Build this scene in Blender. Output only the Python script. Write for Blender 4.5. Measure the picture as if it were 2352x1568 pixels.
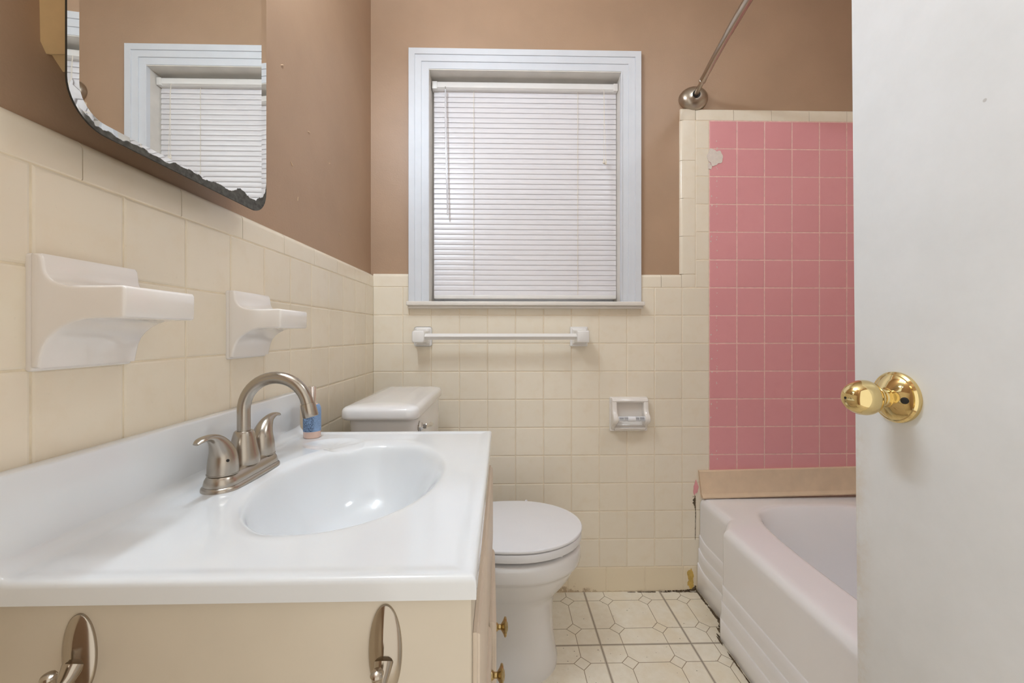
import bpy, bmesh, math, random
from mathutils import Vector, Matrix

random.seed(7)
for o in list(bpy.data.objects):
    bpy.data.objects.remove(o)
SC = bpy.context.scene
COL = SC.collection
PI = math.pi

# ------------------------------------------------------------------ camera
FPX = 968.0
YAW = math.atan(22.5 / FPX)
cam_d = bpy.data.cameras.new('camera')
cam_d.sensor_width = 36.0
cam_d.sensor_fit = 'HORIZONTAL'
cam_d.lens = 36.0 * FPX / 2352.0
cam_d.shift_y = -18.0 / 2352.0
cam_d.clip_start = 0.02
cam = bpy.data.objects.new('camera', cam_d)
COL.objects.link(cam)
cam.location = (0, 0, 1.0)
cam.rotation_euler = (PI / 2, 0, -YAW)
SC.camera = cam

# ------------------------------------------------------------------ world, exposure, lamps
SC.view_settings.view_transform = 'Standard'
SC.view_settings.look = 'None'
SC.view_settings.gamma = 1.0
SC.view_settings.use_curve_mapping = False
SC.view_settings.exposure = 0.38
BULB_STRENGTH = 91.0
BULB_COLOR = (0.86, 1.0, 1.15)
FILL_STRENGTH = 17.0  # added overhead fill, lifts the tub, floor and lower walls
FILL_COLOR = (0.92, 1.0, 1.06)
WORLD_COLOR = (1.0, 0.96, 0.88)
WORLD_STRENGTH = 0.90
w = bpy.data.worlds.new('hall_daylight')
SC.world = w
w.use_nodes = True
w.node_tree.nodes['Background'].inputs[0].default_value = WORLD_COLOR + (1,)
w.node_tree.nodes['Background'].inputs[1].default_value = WORLD_STRENGTH

FZ = -0.006          # floor height
XL, XLT = -0.5085, -0.495     # left wall: paint face, tile face
YB, YBT = 1.643, 1.632        # back wall: paint face, tile face
XR = 1.52
YF = 0.0
ZC = 2.42
WX0, WX1, WZ0, WZ1 = -0.2824, 0.465, 1.115, 2.017   # window opening


# ------------------------------------------------------------------ materials
def srgb(r, g, b):
    def f(c):
        c /= 255.0
        return c / 12.92 if c <= 0.04045 else ((c + 0.055) / 1.055) ** 2.4
    return (f(r), f(g), f(b), 1.0)


class NT:
    """small node-tree helper"""
    def __init__(self, name):
        self.m = bpy.data.materials.new(name)
        self.m.use_nodes = True
        self.t = self.m.node_tree
        self.b = self.t.nodes['Principled BSDF']

    def n(self, kind, **kw):
        nd = self.t.nodes.new(kind)
        for k, v in kw.items():
            if isinstance(k, str) and hasattr(nd, k):
                setattr(nd, k, v)
        return nd

    def l(self, a, b):
        self.t.links.new(a, b)

    def val(self, sock, v):
        if hasattr(v, 'is_linked') or isinstance(v, bpy.types.NodeSocket):
            self.l(v, sock)
        else:
            sock.default_value = v

    def math(self, op, a, b=0.0, c=0.0, clamp=False):
        nd = self.n('ShaderNodeMath', operation=op)
        nd.use_clamp = clamp
        self.val(nd.inputs[0], a)
        self.val(nd.inputs[1], b)
        self.val(nd.inputs[2], c)
        return nd.outputs[0]

    def coords(self):
        return self.n('ShaderNodeTexCoord').outputs['Object']

    def xyz(self, v=None):
        s = self.n('ShaderNodeSeparateXYZ')
        self.l(v or self.coords(), s.inputs[0])
        return s.outputs[0], s.outputs[1], s.outputs[2]

    def noise(self, scale, detail=3.0, rough=0.55, vec=None):
        nd = self.n('ShaderNodeTexNoise')
        self.l(vec or self.coords(), nd.inputs['Vector'])
        nd.inputs['Scale'].default_value = scale
        nd.inputs['Detail'].default_value = detail
        nd.inputs['Roughness'].default_value = rough
        return nd.outputs[0]

    def ramp(self, f, stops):
        nd = self.n('ShaderNodeValToRGB')
        self.l(f, nd.inputs[0])
        cr = nd.color_ramp
        while len(cr.elements) < len(stops):
            cr.elements.new(0.5)
        for e, (p, c) in zip(cr.elements, stops):
            e.position = p
            e.color = c if len(c) == 4 else tuple(c) + (1,)
        return nd.outputs[0]

    def mix(self, f, a, b):
        nd = self.n('ShaderNodeMix', data_type='RGBA')
        self.val(nd.inputs[0], f)
        self.val(nd.inputs[6], a)
        self.val(nd.inputs[7], b)
        return nd.outputs[2]

    def step(self, v, lo, hi):
        nd = self.n('ShaderNodeMapRange')
        nd.interpolation_type = 'SMOOTHSTEP'
        self.val(nd.inputs[0], v)
        nd.inputs[1].default_value = lo
        nd.inputs[2].default_value = hi
        return nd.outputs[0]

    def bump(self, h, strength=0.2, dist=0.001):
        nd = self.n('ShaderNodeBump')
        nd.inputs['Strength'].default_value = strength
        nd.inputs['Distance'].default_value = dist
        self.l(h, nd.inputs['Height'])
        self.l(nd.outputs[0], self.b.inputs['Normal'])

    def set(self, **kw):
        names = dict(color='Base Color', rough='Roughness', metal='Metallic', spec='Specular IOR Level',
                     coat='Coat Weight', coat_rough='Coat Roughness', trans='Transmission Weight', ior='IOR',
                     emit='Emission Color', emit_s='Emission Strength', alpha='Alpha', sss='Subsurface Weight')
        for k, v in kw.items():
            self.val(self.b.inputs[names[k]], v)
        return self


def simple(name, color, rough=0.4, metal=0.0, var=0.04, vscale=14.0, bump=0.0, bscale=300.0, coat=0.0, spec=0.5):
    """one colour with slight procedural mottling"""
    t = NT(name)
    c1 = tuple(min(1, c * (1 + var)) for c in color[:3]) + (1,)
    c0 = tuple(c * (1 - var) for c in color[:3]) + (1,)
    t.set(color=t.ramp(t.noise(vscale, 4), [(0.3, c0), (0.7, c1)]), rough=rough, metal=metal, coat=coat, spec=spec)
    t.b.inputs['Coat Roughness'].default_value = 0.05
    if bump:
        t.bump(t.noise(bscale, 2), bump, 0.001)
    return t.m


def tile_mat(name, color, var=0.025, rough=0.22, warm=None, bumpy=0.02):
    t = NT(name)
    g = t.n('ShaderNodeNewGeometry').outputs['Random Per Island']
    a = tuple(c * (1 - var) for c in color[:3]) + (1,)
    b = tuple(min(1, c * (1 + var)) for c in color[:3]) + (1,)
    base = t.mix(g, a, b)
    n = t.noise(22.0, 5, 0.6)
    spot = t.step(t.noise(160.0, 2), 0.70, 0.78)
    dirty = tuple(c * k for c, k in zip(color[:3], warm or (0.95, 0.91, 0.84))) + (1,)
    c = t.mix(t.math('MULTIPLY', t.step(n, 0.45, 0.75), 0.45), base, dirty)
    c = t.mix(t.math('MULTIPLY', spot, 0.12), c, tuple(x * 0.6 for x in color[:3]) + (1,))
    t.set(color=c, rough=rough, spec=0.5)
    t.bump(t.noise(26.0, 2), bumpy, 0.004)
    return t.m


def base_tile_mat(name, color):
    """base tiles, brown grime creeping up from the floor line on the toilet side"""
    t = NT(name)
    x, y, z = t.xyz()
    n = t.noise(38.0, 6, 0.7)
    h = t.math('MULTIPLY', t.math('SUBTRACT', n, 0.38), 0.13)
    xs = t.step(x, 0.42, 0.22)
    lim = t.math('MULTIPLY', h, t.math('ADD', t.math('MULTIPLY', xs, 1.0), 0.25))
    m = t.step(t.math('SUBTRACT', lim, t.math('SUBTRACT', z, FZ)), -0.004, 0.010)
    dirt = t.ramp(t.noise(120, 4), [(0.35, srgb(150, 116, 84)), (0.7, srgb(196, 172, 136))])
    t.set(color=t.mix(t.math('MULTIPLY', m, 0.75), color, dirt), rough=0.3)
    t.bump(t.noise(26.0, 2), 0.06, 0.004)
    return t.m


CREAM = srgb(236, 220, 196)
M = {}
M['tile_left'] = tile_mat('cream_glazed_tile', srgb(238, 226, 205))
M['tile_back'] = tile_mat('cream_glazed_tile_window_wall', srgb(239, 228, 209))
M['tile_base'] = base_tile_mat('cream_base_tile', srgb(236, 221, 194))
M['pink'] = tile_mat('pink_painted_tile', srgb(230, 160, 164), 0.02, 0.33, (0.97, 0.93, 0.93))
M['grout'] = simple('cream_grout', srgb(230, 215, 188), 0.85, var=0.1, vscale=30, bump=0.3)
M['grout_light'] = simple('pale_grout', srgb(232, 216, 190), 0.85, var=0.08, vscale=30, bump=0.3)
M['grout_pink'] = simple('pale_pink_grout', srgb(238, 198, 188), 0.8, var=0.12, vscale=60, bump=0.3)


def paint_mat(name, color):
    t = NT(name)
    c1 = tuple(min(1, c * 1.05) for c in color[:3]) + (1,)
    c0 = tuple(c * 0.95 for c in color[:3]) + (1,)
    t.set(color=t.ramp(t.noise(5.0, 4), [(0.3, c0), (0.7, c1)]), rough=0.46, spec=0.45)
    hi = t.noise(190.0, 3, 0.6)
    lo = t.noise(34.0, 4, 0.6)
    t.bump(t.math('ADD', hi, t.math('MULTIPLY', lo, 0.8)), 0.28, 0.0012)
    return t.m


M['paint'] = paint_mat('brown_wall_paint', srgb(176, 146, 120))
M['ceiling'] = simple('white_ceiling_paint', srgb(235, 228, 216), 0.8, bump=0.2)
M['trim'] = simple('white_trim_paint', srgb(216, 219, 225), 0.46, var=0.02, bump=0.03, bscale=90)
M['jamb'] = simple('worn_white_jamb_paint', srgb(222, 217, 210), 0.45, var=0.09, vscale=9, bump=0.05, bscale=60)
M['stool'] = simple('white_sill_paint', srgb(234, 228, 220), 0.35, var=0.02)
M['slat'] = simple('white_blind_vinyl', srgb(228, 225, 228), 0.30, var=0.015, vscale=6)
M['rail'] = simple('white_blind_rail', srgb(234, 231, 228), 0.32, var=0.02)
M['cord'] = simple('white_cord', srgb(230, 222, 210), 0.7, var=0.04, vscale=200)
M['wand'] = simple('clear_white_wand', srgb(216, 214, 218), 0.15, var=0.02)
M['dark'] = simple('dark_hole', srgb(24, 20, 16), 0.6)
M['ceramic'] = simple('white_ceramic', srgb(240, 234, 228), 0.10, var=0.012, coat=0.4)
M['porcelain'] = simple('white_porcelain', srgb(236, 234, 234), 0.09, var=0.012, coat=0.5)
M['seat'] = simple('white_seat_plastic', srgb(240, 240, 244), 0.22, var=0.01)
M['towel_plastic'] = simple('white_bar_plastic', srgb(240, 237, 234), 0.18, var=0.012)
M['marble'] = simple('white_cultured_marble', srgb(233, 236, 239), 0.13, var=0.012, vscale=5, coat=0.35)
M['cab'] = simple('off_white_cabinet_paint', srgb(216, 205, 187), 0.42, var=0.03, vscale=9, bump=0.05, bscale=120)
M['cab_front'] = simple('cream_white_front_paint', srgb(222, 206, 188), 0.42, var=0.04, vscale=18, bump=0.06, bscale=120)
M['tub'] = simple('white_tub_enamel', srgb(248, 246, 248), 0.17, var=0.012, vscale=5, coat=0.3)
M['strip'] = simple('tan_painted_board', srgb(230, 204, 174), 0.5, var=0.05, vscale=20, bump=0.08)
M['door'] = None
M['brass'] = simple('polished_brass', (0.78, 0.62, 0.31, 1), 0.07, 1.0, 0.06, 20)
M['old_brass'] = simple('worn_brass', (0.48, 0.36, 0.17, 1), 0.22, 1.0, 0.25, 160)
M['chrome'] = simple('chrome', (0.62, 0.60, 0.57, 1), 0.10, 1.0, 0.03)
M['silver'] = simple('silver_cap', (0.80, 0.74, 0.72, 1), 0.14, 1.0, 0.02)
M['wood'] = simple('yellowed_wood', srgb(228, 200, 150), 0.7, var=0.10, vscale=18, bump=0.2, bscale=80)
M['caulk'] = simple('white_filler', srgb(226, 214, 204), 0.75, var=0.05, vscale=120, bump=0.5, bscale=240)
M['mould'] = simple('black_mould', srgb(98, 82, 62), 0.95, var=0.5, vscale=160)
M['adhesive'] = simple('mustard_tile_adhesive', srgb(206, 172, 92), 0.85, var=0.15, vscale=80, bump=0.4)
M['nick'] = simple('bare_plaster_nick', srgb(214, 186, 156), 0.9)
M['backing'] = simple('dark_mirror_backing', srgb(46, 44, 38), 0.7, var=0.2, vscale=60)


def nickel_mat(name, color, rough):
    t = NT(name)
    t.set(color=t.ramp(t.noise(9.0, 3), [(0.3, tuple(c * 0.93 for c in color) + (1,)), (0.7, tuple(color) + (1,))]),
          metal=1.0, rough=rough)
    return t.m


M['nickel'] = nickel_mat('brushed_nickel', (0.47, 0.42, 0.36), 0.27)
M['rod'] = nickel_mat('dull_nickel_rod', (0.48, 0.42, 0.35), 0.30)
M['hook'] = nickel_mat('satin_nickel_hook', (0.48, 0.42, 0.35), 0.20)


def door_mat():
    t = NT('white_door_paint')
    x, y, z = t.xyz()
    n = t.noise(7.0, 5, 0.65)
    base = t.ramp(n, [(0.3, srgb(224, 226, 227)), (0.7, srgb(233, 235, 237))])
    # hand grime beside the free edge below the knob
    edge = t.math('MULTIPLY', t.step(y, 0.03, 0.075), t.step(z, 0.02, -0.10))
    g = t.math('MULTIPLY', edge, t.step(t.noise(19.0, 6, 0.75), 0.36, 0.66))
    c = t.mix(t.math('MULTIPLY', g, 0.5), base, srgb(205, 184, 154))
    v = t.n('ShaderNodeTexVoronoi')
    t.l(t.coords(), v.inputs['Vector'])
    v.inputs['Scale'].default_value = 21.0
    sp = t.math('MULTIPLY', t.step(v.outputs['Distance'], 0.05, 0.03), t.step(t.noise(11.0, 1), 0.52, 0.6))
    c = t.mix(t.math('MULTIPLY', sp, 0.55), c, srgb(150, 142, 130))
    t.set(color=c, rough=0.33, spec=0.45)
    t.bump(t.noise(70.0, 3), 0.06, 0.001)
    return t.m


M['door'] = door_mat()


def floor_mat():
    t = NT('octagon_vinyl_floor')
    x, y, z = t.xyz()
    PX, PY = 0.1475, 0.1500
    X0, Y0 = 0.3185, 1.3555        # a joint crossing

    def tri(c, o, p):
        u = t.math('DIVIDE', t.math('SUBTRACT', c, o), p)
        fr = t.math('FRACT', u)
        return t.math('ABSOLUTE', t.math('SUBTRACT', fr, 0.5))
    # distance (in metres) to the diamond centre lines
    u = t.math('MULTIPLY', tri(x, X0, PX), PX)
    v = t.math('MULTIPLY', tri(y, Y0, PY), PY)
    R = 0.026
    LW = 0.0013
    d = t.math('ABSOLUTE', t.math('SUBTRACT', t.math('ADD', u, v), R))
    dia = t.step(d, LW * 1.7, LW * 0.9)
    lu = t.math('MULTIPLY', t.step(u, LW * 1.15, LW * 0.6), t.math('GREATER_THAN', v, R))
    lv = t.math('MULTIPLY', t.step(v, LW * 1.15, LW * 0.6), t.math('GREATER_THAN', u, R))
    thin = t.math('MAXIMUM', dia, t.math('MAXIMUM', lu, lv))
    # joints every second diamond
    jx = t.math('SUBTRACT', PX, t.math('MULTIPLY', tri(x, X0, PX * 2), PX * 2))
    jy = t.math('SUBTRACT', PY, t.math('MULTIPLY', tri(y, Y0, PY * 2), PY * 2))
    j = t.math('MINIMUM', jx, jy)
    band = t.step(j, 0.0048, 0.0040)
    gap = t.step(j, 0.0012, 0.0007)
    mid = t.math('MULTIPLY', t.step(j, 0.0022, 0.0026), t.step(j, 0.0040, 0.0036))
    base = t.ramp(t.noise(46.0, 5, 0.7), [(0.25, srgb(238, 228, 208)), (0.75, srgb(248, 241, 226))])
    sp = t.step(t.noise(95.0, 2), 0.735, 0.765)
    base = t.mix(t.math('MULTIPLY', sp, 0.8), base, srgb(96, 76, 54))
    yel = t.math('MULTIPLY', t.step(t.noise(5.0, 3), 0.45, 0.7), 0.35)
    base = t.mix(yel, base, srgb(232, 212, 172))
    c = t.mix(thin, base, srgb(164, 146, 122))
    c = t.mix(t.math('MULTIPLY', band, 0.62), c, srgb(150, 136, 118))
    c = t.mix(t.math('MULTIPLY', mid, 0.55), c, srgb(222, 210, 190))
    c = t.mix(t.math('MULTIPLY', gap, 0.8), c, srgb(112, 94, 74))
    t.set(color=c, rough=0.36, spec=0.4)
    t.bump(t.math('SUBTRACT', t.math('MULTIPLY', t.noise(150, 3), 0.4), t.math('ADD', thin, band)), 0.15, 0.0006)
    return t.m


M['floor'] = floor_mat()


def mirror_mat():
    """silvering, eaten away to black along the lower edge"""
    t = NT('aged_mirror')
    x, y, z = t.xyz()          # object origin sits at the lower near corner of the glass
    n = t.noise(70.0, 7, 0.75)
    n2 = t.noise(17.0, 4, 0.6)
    # height of the rounded outline above the lower edge
    rad = 0.043
    dn = t.math('MAXIMUM', t.math('SUBTRACT', rad, y), 0.0)
    df = t.math('MAXIMUM', t.math('SUBTRACT', y, MIRROR_W - rad), 0.0)
    dd = t.math('MINIMUM', t.math('MAXIMUM', dn, df), rad * 0.999)
    edge = t.math('SUBTRACT', rad, t.math('SQRT', t.math('SUBTRACT', rad * rad, t.math('MULTIPLY', dd, dd))))
    zz = t.math('SUBTRACT', z, edge)
    grow = t.math('ADD', t.math('MULTIPLY', t.step(y, 0.05, 0.34), 0.0115), 0.0065)
    var = t.math('ADD', t.math('MULTIPLY', t.math('SUBTRACT', n2, 0.5), 0.050), t.math('MULTIPLY', t.math('SUBTRACT', n, 0.5), 0.014))
    lim = t.math('ADD', grow, t.math('MULTIPLY', var, t.math('ADD', 0.35, t.math('MULTIPLY', y, 2.0))))
    m = t.step(t.math('SUBTRACT', lim, zz), -0.0006, 0.0006)
    keep = t.step(y, 0.010, 0.020)
    m = t.math('MULTIPLY', m, keep)
    c = t.mix(m, (0.86, 0.88, 0.86, 1), t.ramp(t.noise(130, 4), [(0.3, srgb(40, 34, 28)), (0.7, srgb(92, 92, 84))]))
    t.set(color=c, metal=t.math('SUBTRACT', 1.0, t.math('MULTIPLY', m, 0.75)),
          rough=t.math('ADD', t.math('MULTIPLY', m, 0.45), 0.012))
    return t.m


MIRROR_W = 0.3615


def label_mat():
    t = NT('blue_printed_label')
    x, y, z = t.xyz()
    rows = t.math('GREATER_THAN', t.math('FRACT', t.math('MULTIPLY', z, 330.0)), 0.42)
    st = t.n('ShaderNodeMapping')
    t.l(t.coords(), st.inputs['Vector'])
    st.inputs['Scale'].default_value = (900, 900, 330)
    ch = t.math('GREATER_THAN', t.noise(1.0, 1, 0.5, st.outputs[0]), 0.44)
    word = t.step(t.noise(70.0, 1), 0.34, 0.42)
    side = t.math('ADD', t.math('MULTIPLY', x, 0.91), t.math('MULTIPLY', y, 0.41))
    blk = t.math('MULTIPLY', t.step(z, 0.063, 0.060), t.step(side, 0.006, 0.001))
    ink = t.math('MULTIPLY', t.math('MULTIPLY', rows, ch), t.math('MULTIPLY', word, t.math('ADD', t.math('MULTIPLY', blk, 0.65), 0.35)))
    t.set(color=t.mix(ink, srgb(138, 168, 208), srgb(36, 52, 72)), rough=0.4)
    return t.m


M['label'] = label_mat()
tb = NT('peach_clear_bottle')
tb.set(color=tb.ramp(tb.noise(30, 2), [(0.3, srgb(222, 186, 170)), (0.7, srgb(232, 200, 184))]), rough=0.08, coat=0.3)
M['bottle'] = tb.m
te = NT('lit_bulb_glass')
te.set(color=(1, 1, 1, 1), emit=BULB_COLOR + (1,), emit_s=BULB_STRENGTH)
M['bulb'] = te.m
td = NT('fill_light_glow')
td.set(color=(1, 1, 1, 1), emit=FILL_COLOR + (1,), emit_s=FILL_STRENGTH)
M['fill_glow'] = td.m
tg = NT('window_glass')
tg.set(color=(1, 1, 1, 1), rough=0.02, trans=1.0, ior=1.45)
M['glass'] = tg.m


# ------------------------------------------------------------------ mesh helpers
def new():
    return bmesh.new()


def add_box(bm, x0, x1, y0, y1, z0, z1, bev=0.0, seg=2):
    r = bmesh.ops.create_cube(bm, size=1.0)
    vs = r['verts']
    for v in vs:
        v.co = Vector((x0 + (v.co.x + 0.5) * (x1 - x0), y0 + (v.co.y + 0.5) * (y1 - y0), z0 + (v.co.z + 0.5) * (z1 - z0)))
    if bev > 0:
        es = list({e for v in vs for e in v.link_edges})
        bmesh.ops.bevel(bm, geom=es, offset=bev, segments=seg, profile=0.5, affect='EDGES')
    return vs


def loft(bm, rings, closed=True, cap0=True, cap1=True):
    """rings: lists of points with equal counts"""
    vr = [[bm.verts.new(p) for p in r] for r in rings]
    n = len(rings[0])
    for a, b in zip(vr, vr[1:]):
        for i in range(n if closed else n - 1):
            j = (i + 1) % n
            try:
                bm.faces.new((a[i], a[j], b[j], b[i]))
            except ValueError:
                pass
    if closed and cap0:
        bm.faces.new(list(reversed(vr[0])))
    if closed and cap1:
        bm.faces.new(vr[-1])
    return vr


def axis_frame(d):
    d = Vector(d).normalized()
    up = Vector((0, 0, 1)) if abs(d.z) < 0.95 else Vector((0, 1, 0))
    a = d.cross(up).normalized()
    b = d.cross(a).normalized()
    return a, b


def add_lathe(bm, prof, c, axis=(0, 0, 1), seg=32, sx=1.0, sy=1.0):
    """prof: (radius, distance along axis)"""
    a, b = axis_frame(axis)
    d = Vector(axis).normalized()
    c = Vector(c)
    rings = []
    for r, h in prof:
        r = max(r, 1e-5)
        rings.append([c + d * h + a * (r * sx * math.cos(2 * PI * i / seg)) + b * (r * sy * math.sin(2 * PI * i / seg)) for i in range(seg)])
    loft(bm, rings)


def add_sweep(bm, pts, radii, seg=16, flat=None):
    """tube through pts; radii per point; flat = list of (wide, thin) factors"""
    pts = [Vector(p) for p in pts]
    n = len(pts)
    rings = []
    prev = None
    for i, p in enumerate(pts):
        d = (pts[min(i + 1, n - 1)] - pts[max(i - 1, 0)]).normalized()
        if prev is None:
            a, b = axis_frame(d)
        else:
            a = (prev - d * prev.dot(d)).normalized()
            b = d.cross(a).normalized()
        prev = a
        fa, fb = flat[i] if flat else (1, 1)
        r = radii[i] if isinstance(radii, (list, tuple)) else radii
        rings.append([p + a * (r * fa * math.cos(2 * PI * k / seg)) + b * (r * fb * math.sin(2 * PI * k / seg)) for k in range(seg)])
    loft(bm, rings)


def add_prism(bm, poly, a0, a1, mapf):
    """poly: 2-D outline, extruded from a0 to a1; mapf(u, v, a) -> point"""
    loft(bm, [[mapf(u, v, a) for u, v in poly] for a in (a0, a1)])


def smooth_path(pts, n=8):
    """Catmull-Rom through the points"""
    P = [Vector(p) for p in pts]
    out = []
    for i in range(len(P) - 1):
        p0 = P[i - 1] if i else P[0] * 2 - P[1]
        p1, p2 = P[i], P[i + 1]
        p3 = P[i + 2] if i + 2 < len(P) else P[-1] * 2 - P[-2]
        for k in range(n):
            t = k / n
            out.append(0.5 * ((2 * p1) + (p2 - p0) * t + (2 * p0 - 5 * p1 + 4 * p2 - p3) * t * t + (3 * p1 - p0 - 3 * p2 + p3) * t ** 3))
    out.append(P[-1])
    return out


def bez(vals, n=8):
    return [v.x for v in smooth_path([(v, 0, 0) for v in vals], n)]


def finish(name, bm, m, parent=None, sharp=38.0, smooth=True, fix=True):
    if fix:
        bmesh.ops.recalc_face_normals(bm, faces=bm.faces[:])
    me = bpy.data.meshes.new(name)
    off = Vector((0, 0, 0))
    p = parent
    while p is not None:
        off += p.location
        p = p.parent
    for v in bm.verts:
        v.co -= off
    bm.to_mesh(me)
    bm.free()
    if smooth:
        me.polygons.foreach_set('use_smooth', [True] * len(me.polygons))
        me.set_sharp_from_angle(angle=math.radians(sharp))
    me.materials.append(m)
    o = bpy.data.objects.new(name, me)
    COL.objects.link(o)
    if parent is not None:
        o.parent = parent
    return o


def thing(name, loc, label, cat, group=None):
    o = bpy.data.objects.new(name, None)
    o.empty_display_size = 0.05
    COL.objects.link(o)
    o.location = loc
    o['label'] = label
    o['category'] = cat
    if group:
        o['group'] = group
    return o


def tag(o, label, cat, group=None):
    o['label'] = label
    o['category'] = cat
    if group:
        o['group'] = group
    return o


def struct(o, label, cat):
    o['kind'] = 'structure'
    return tag(o, label, cat)


def dup(root, loc, label):
    """copy a thing with its parts and sub-parts"""
    r = root.copy()
    COL.objects.link(r)
    r.location = loc
    r['label'] = label
    for ch in list(root.children):
        c = ch.copy()
        COL.objects.link(c)
        c.parent = r
        for g in list(ch.children):
            d = g.copy()
            COL.objects.link(d)
            d.parent = c
    return r


# ------------------------------------------------------------------ room shell
bm = new(); add_box(bm, XL - 0.1, XR + 0.1, -0.12, YB + 0.1, FZ - 0.08, FZ)
floor = struct(finish('floor', bm, M['floor']), 'cream vinyl floor with grey octagon and diamond pattern', 'floor')
bm = new(); add_box(bm, XL - 0.1, XR + 0.1, -0.12, YB + 0.1, ZC, ZC + 0.08)
struct(finish('ceiling', bm, M['ceiling']), 'white painted ceiling over the bathroom', 'ceiling')
bm = new(); add_box(bm, XL - 0.1, XL, -0.12, YB + 0.16, FZ, ZC)
wl = struct(finish('wall_left', bm, M['paint']), 'brown painted wall with cream tile below, behind the vanity', 'wall')
bm = new(); add_box(bm, XR, XR + 0.1, -0.12, YB + 0.16, FZ, ZC)
struct(finish('wall_right', bm, M['paint']), 'brown painted wall along the tub behind the door', 'wall')
bm = new()
for x0, x1, z0, z1 in ((XL, WX0, FZ, ZC), (WX1, XR, FZ, ZC), (WX0, WX1, FZ, WZ0), (WX0, WX1, WZ1, ZC)):
    add_box(bm, x0, x1, YB, YB + 0.16, z0, z1)
wb = struct(finish('wall_back', bm, M['paint']), 'brown painted wall with window, cream tile below and pink tile over the tub', 'wall')
bm = new()
DX0, DX1 = -0.24, 0.53
for x0, x1, z0, z1 in ((XL, DX0, FZ, ZC), (DX1, XR, FZ, ZC), (DX0, DX1, 2.05, ZC)):
    add_box(bm, x0, x1, YF - 0.12, YF, z0, z1)
struct(finish('wall_front', bm, M['paint']), 'brown painted wall with the doorway the photo is taken from', 'wall')

# ---- tiles
GAP = 0.0007


def tile(bm, plane, u0, u1, v0, v1, base, th):
    rings = []
    for h, i in ((0.0, GAP), (th - 0.0020, GAP), (th - 0.0007, GAP + 0.0009), (th, GAP + 0.0032)):
        a0, a1, b0, b1 = u0 + i, u1 - i, v0 + i, v1 - i
        if a1 - a0 < 0.002 or b1 - b0 < 0.002:
            return
        pts = [(a0, b0), (a1, b0), (a1, b1), (a0, b1)]
        rings.append([(base + h, u, v) if plane == 'X' else (base - h, u, v) if plane == 'R' else (u, base - h, v) for u, v in pts])
    loft(bm, rings)


def cap_tile(bm, plane, a0, a1, lo, hi, base, th, vertical=False, flip=False):
    """bullnose: rounded over on its outer long edge (hi)"""
    prof = [(0, lo), (th - 0.0015, lo), (th, lo + 0.002)]
    R = min(0.013, (hi - lo) * 0.4)
    for k in range(7):
        a = k / 6 * PI / 2
        prof.append((th * (1 - 0.97 * (1 - math.cos(a))), hi - R * (1 - math.sin(a))))
    prof.append((0, hi))

    def f(h, v, a):
        if plane == 'X':
            return (base + h, a, v)
        return (v, base - h, a) if vertical else (a, base - h, v)
    add_prism(bm, prof, a0 + GAP, a1 - GAP, f)


ROWS = [1.180 - 0.1089 * r for r in range(11)]        # grout line heights, downwards
PIT = 0.10865
COLS = [-0.3829 + PIT * k for k in range(-2, 12)]
TH_L = XLT - XL
TH_B = YB - YBT

# left wall
bm = new()
ys = [0.4548 + 0.1086 * k for k in range(-4, 11)]
ys[-1] = 1.5408
ys += [YBT + 0.002]
for a, b in zip(ys, ys[1:]):
    for r in range(10):
        tile(bm, 'X', a, b, ROWS[r + 1], ROWS[r], XL, TH_L)
    tile(bm, 'X', a, b, FZ, ROWS[10], XL, TH_L)
finish('wall_tile', bm, M['tile_left'], wl, 12)
bm = new()
cy = [0.5091 + 0.1535 * k for k in range(-4, 8)]
cy[-1] = min(cy[-1], YBT)
cy = [c for c in cy if c < YBT - 0.02] + [YBT]
for a, b in zip(cy, cy[1:]):
    cap_tile(bm, 'X', a, b, 1.180, 1.2285, XL, TH_L)
finish('cap_tile', bm, M['tile_left'], wl, 28)
bm = new(); add_box(bm, XL, XL + TH_L - 0.0012, YF, YBT, FZ, 1.181)
finish('tile_grout', bm, M['grout'], wl, smooth=False)

# right wall over the tub
wr = bpy.data.objects['wall_right']
bm = new()
ry_ = [YBT - 0.1098 * k for k in range(15)] + [YF]
for b, a in zip(ry_, ry_[1:]):
    for r in range(-6, 7):
        z1 = 1.180 - 0.1089 * r
        tile(bm, 'R', a, b, max(z1 - 0.1089, 0.36), z1, XR, TH_B)
    tile(bm, 'R', a, b, 1.8334, 1.8815, XR, TH_B)
finish('wall_tile', bm, M['tile_back'], wr, 12)
bm = new(); add_box(bm, XR - TH_B + 0.0012, XR, YF, YBT, 0.3, 1.880)
finish('tile_grout', bm, M['grout_light'], wr, smooth=False)

# back wall, cream
WC = (-0.360, 0.5405, 1.106)     # footprint of the window trim
XP = 0.8105                       # where the pink starts


def clip_tile(bm, x0, x1, z0, z1):
    wx0, wx1, wz = WC
    if z1 <= wz or x1 <= wx0 or x0 >= wx1:
        tile(bm, 'Y', x0, x1, z0, z1, YB, TH_B)
        return
    if x0 < wx0:
        tile(bm, 'Y', x0, wx0, z0, z1, YB, TH_B)
    if x1 > wx1:
        tile(bm, 'Y', wx1, x1, z0, z1, YB, TH_B)
    if z0 < wz:
        tile(bm, 'Y', max(x0, wx0), min(x1, wx1), z0, wz, YB, TH_B)


bm = new()
xs = [XLT - 0.002] + COLS[2:]
for x0, x1 in zip(xs, xs[1:]):
    if x1 > XP + 0.01:
        break
    for r in range(10):
        clip_tile(bm, x0, min(x1, XP), ROWS[r + 1], ROWS[r])
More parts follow.
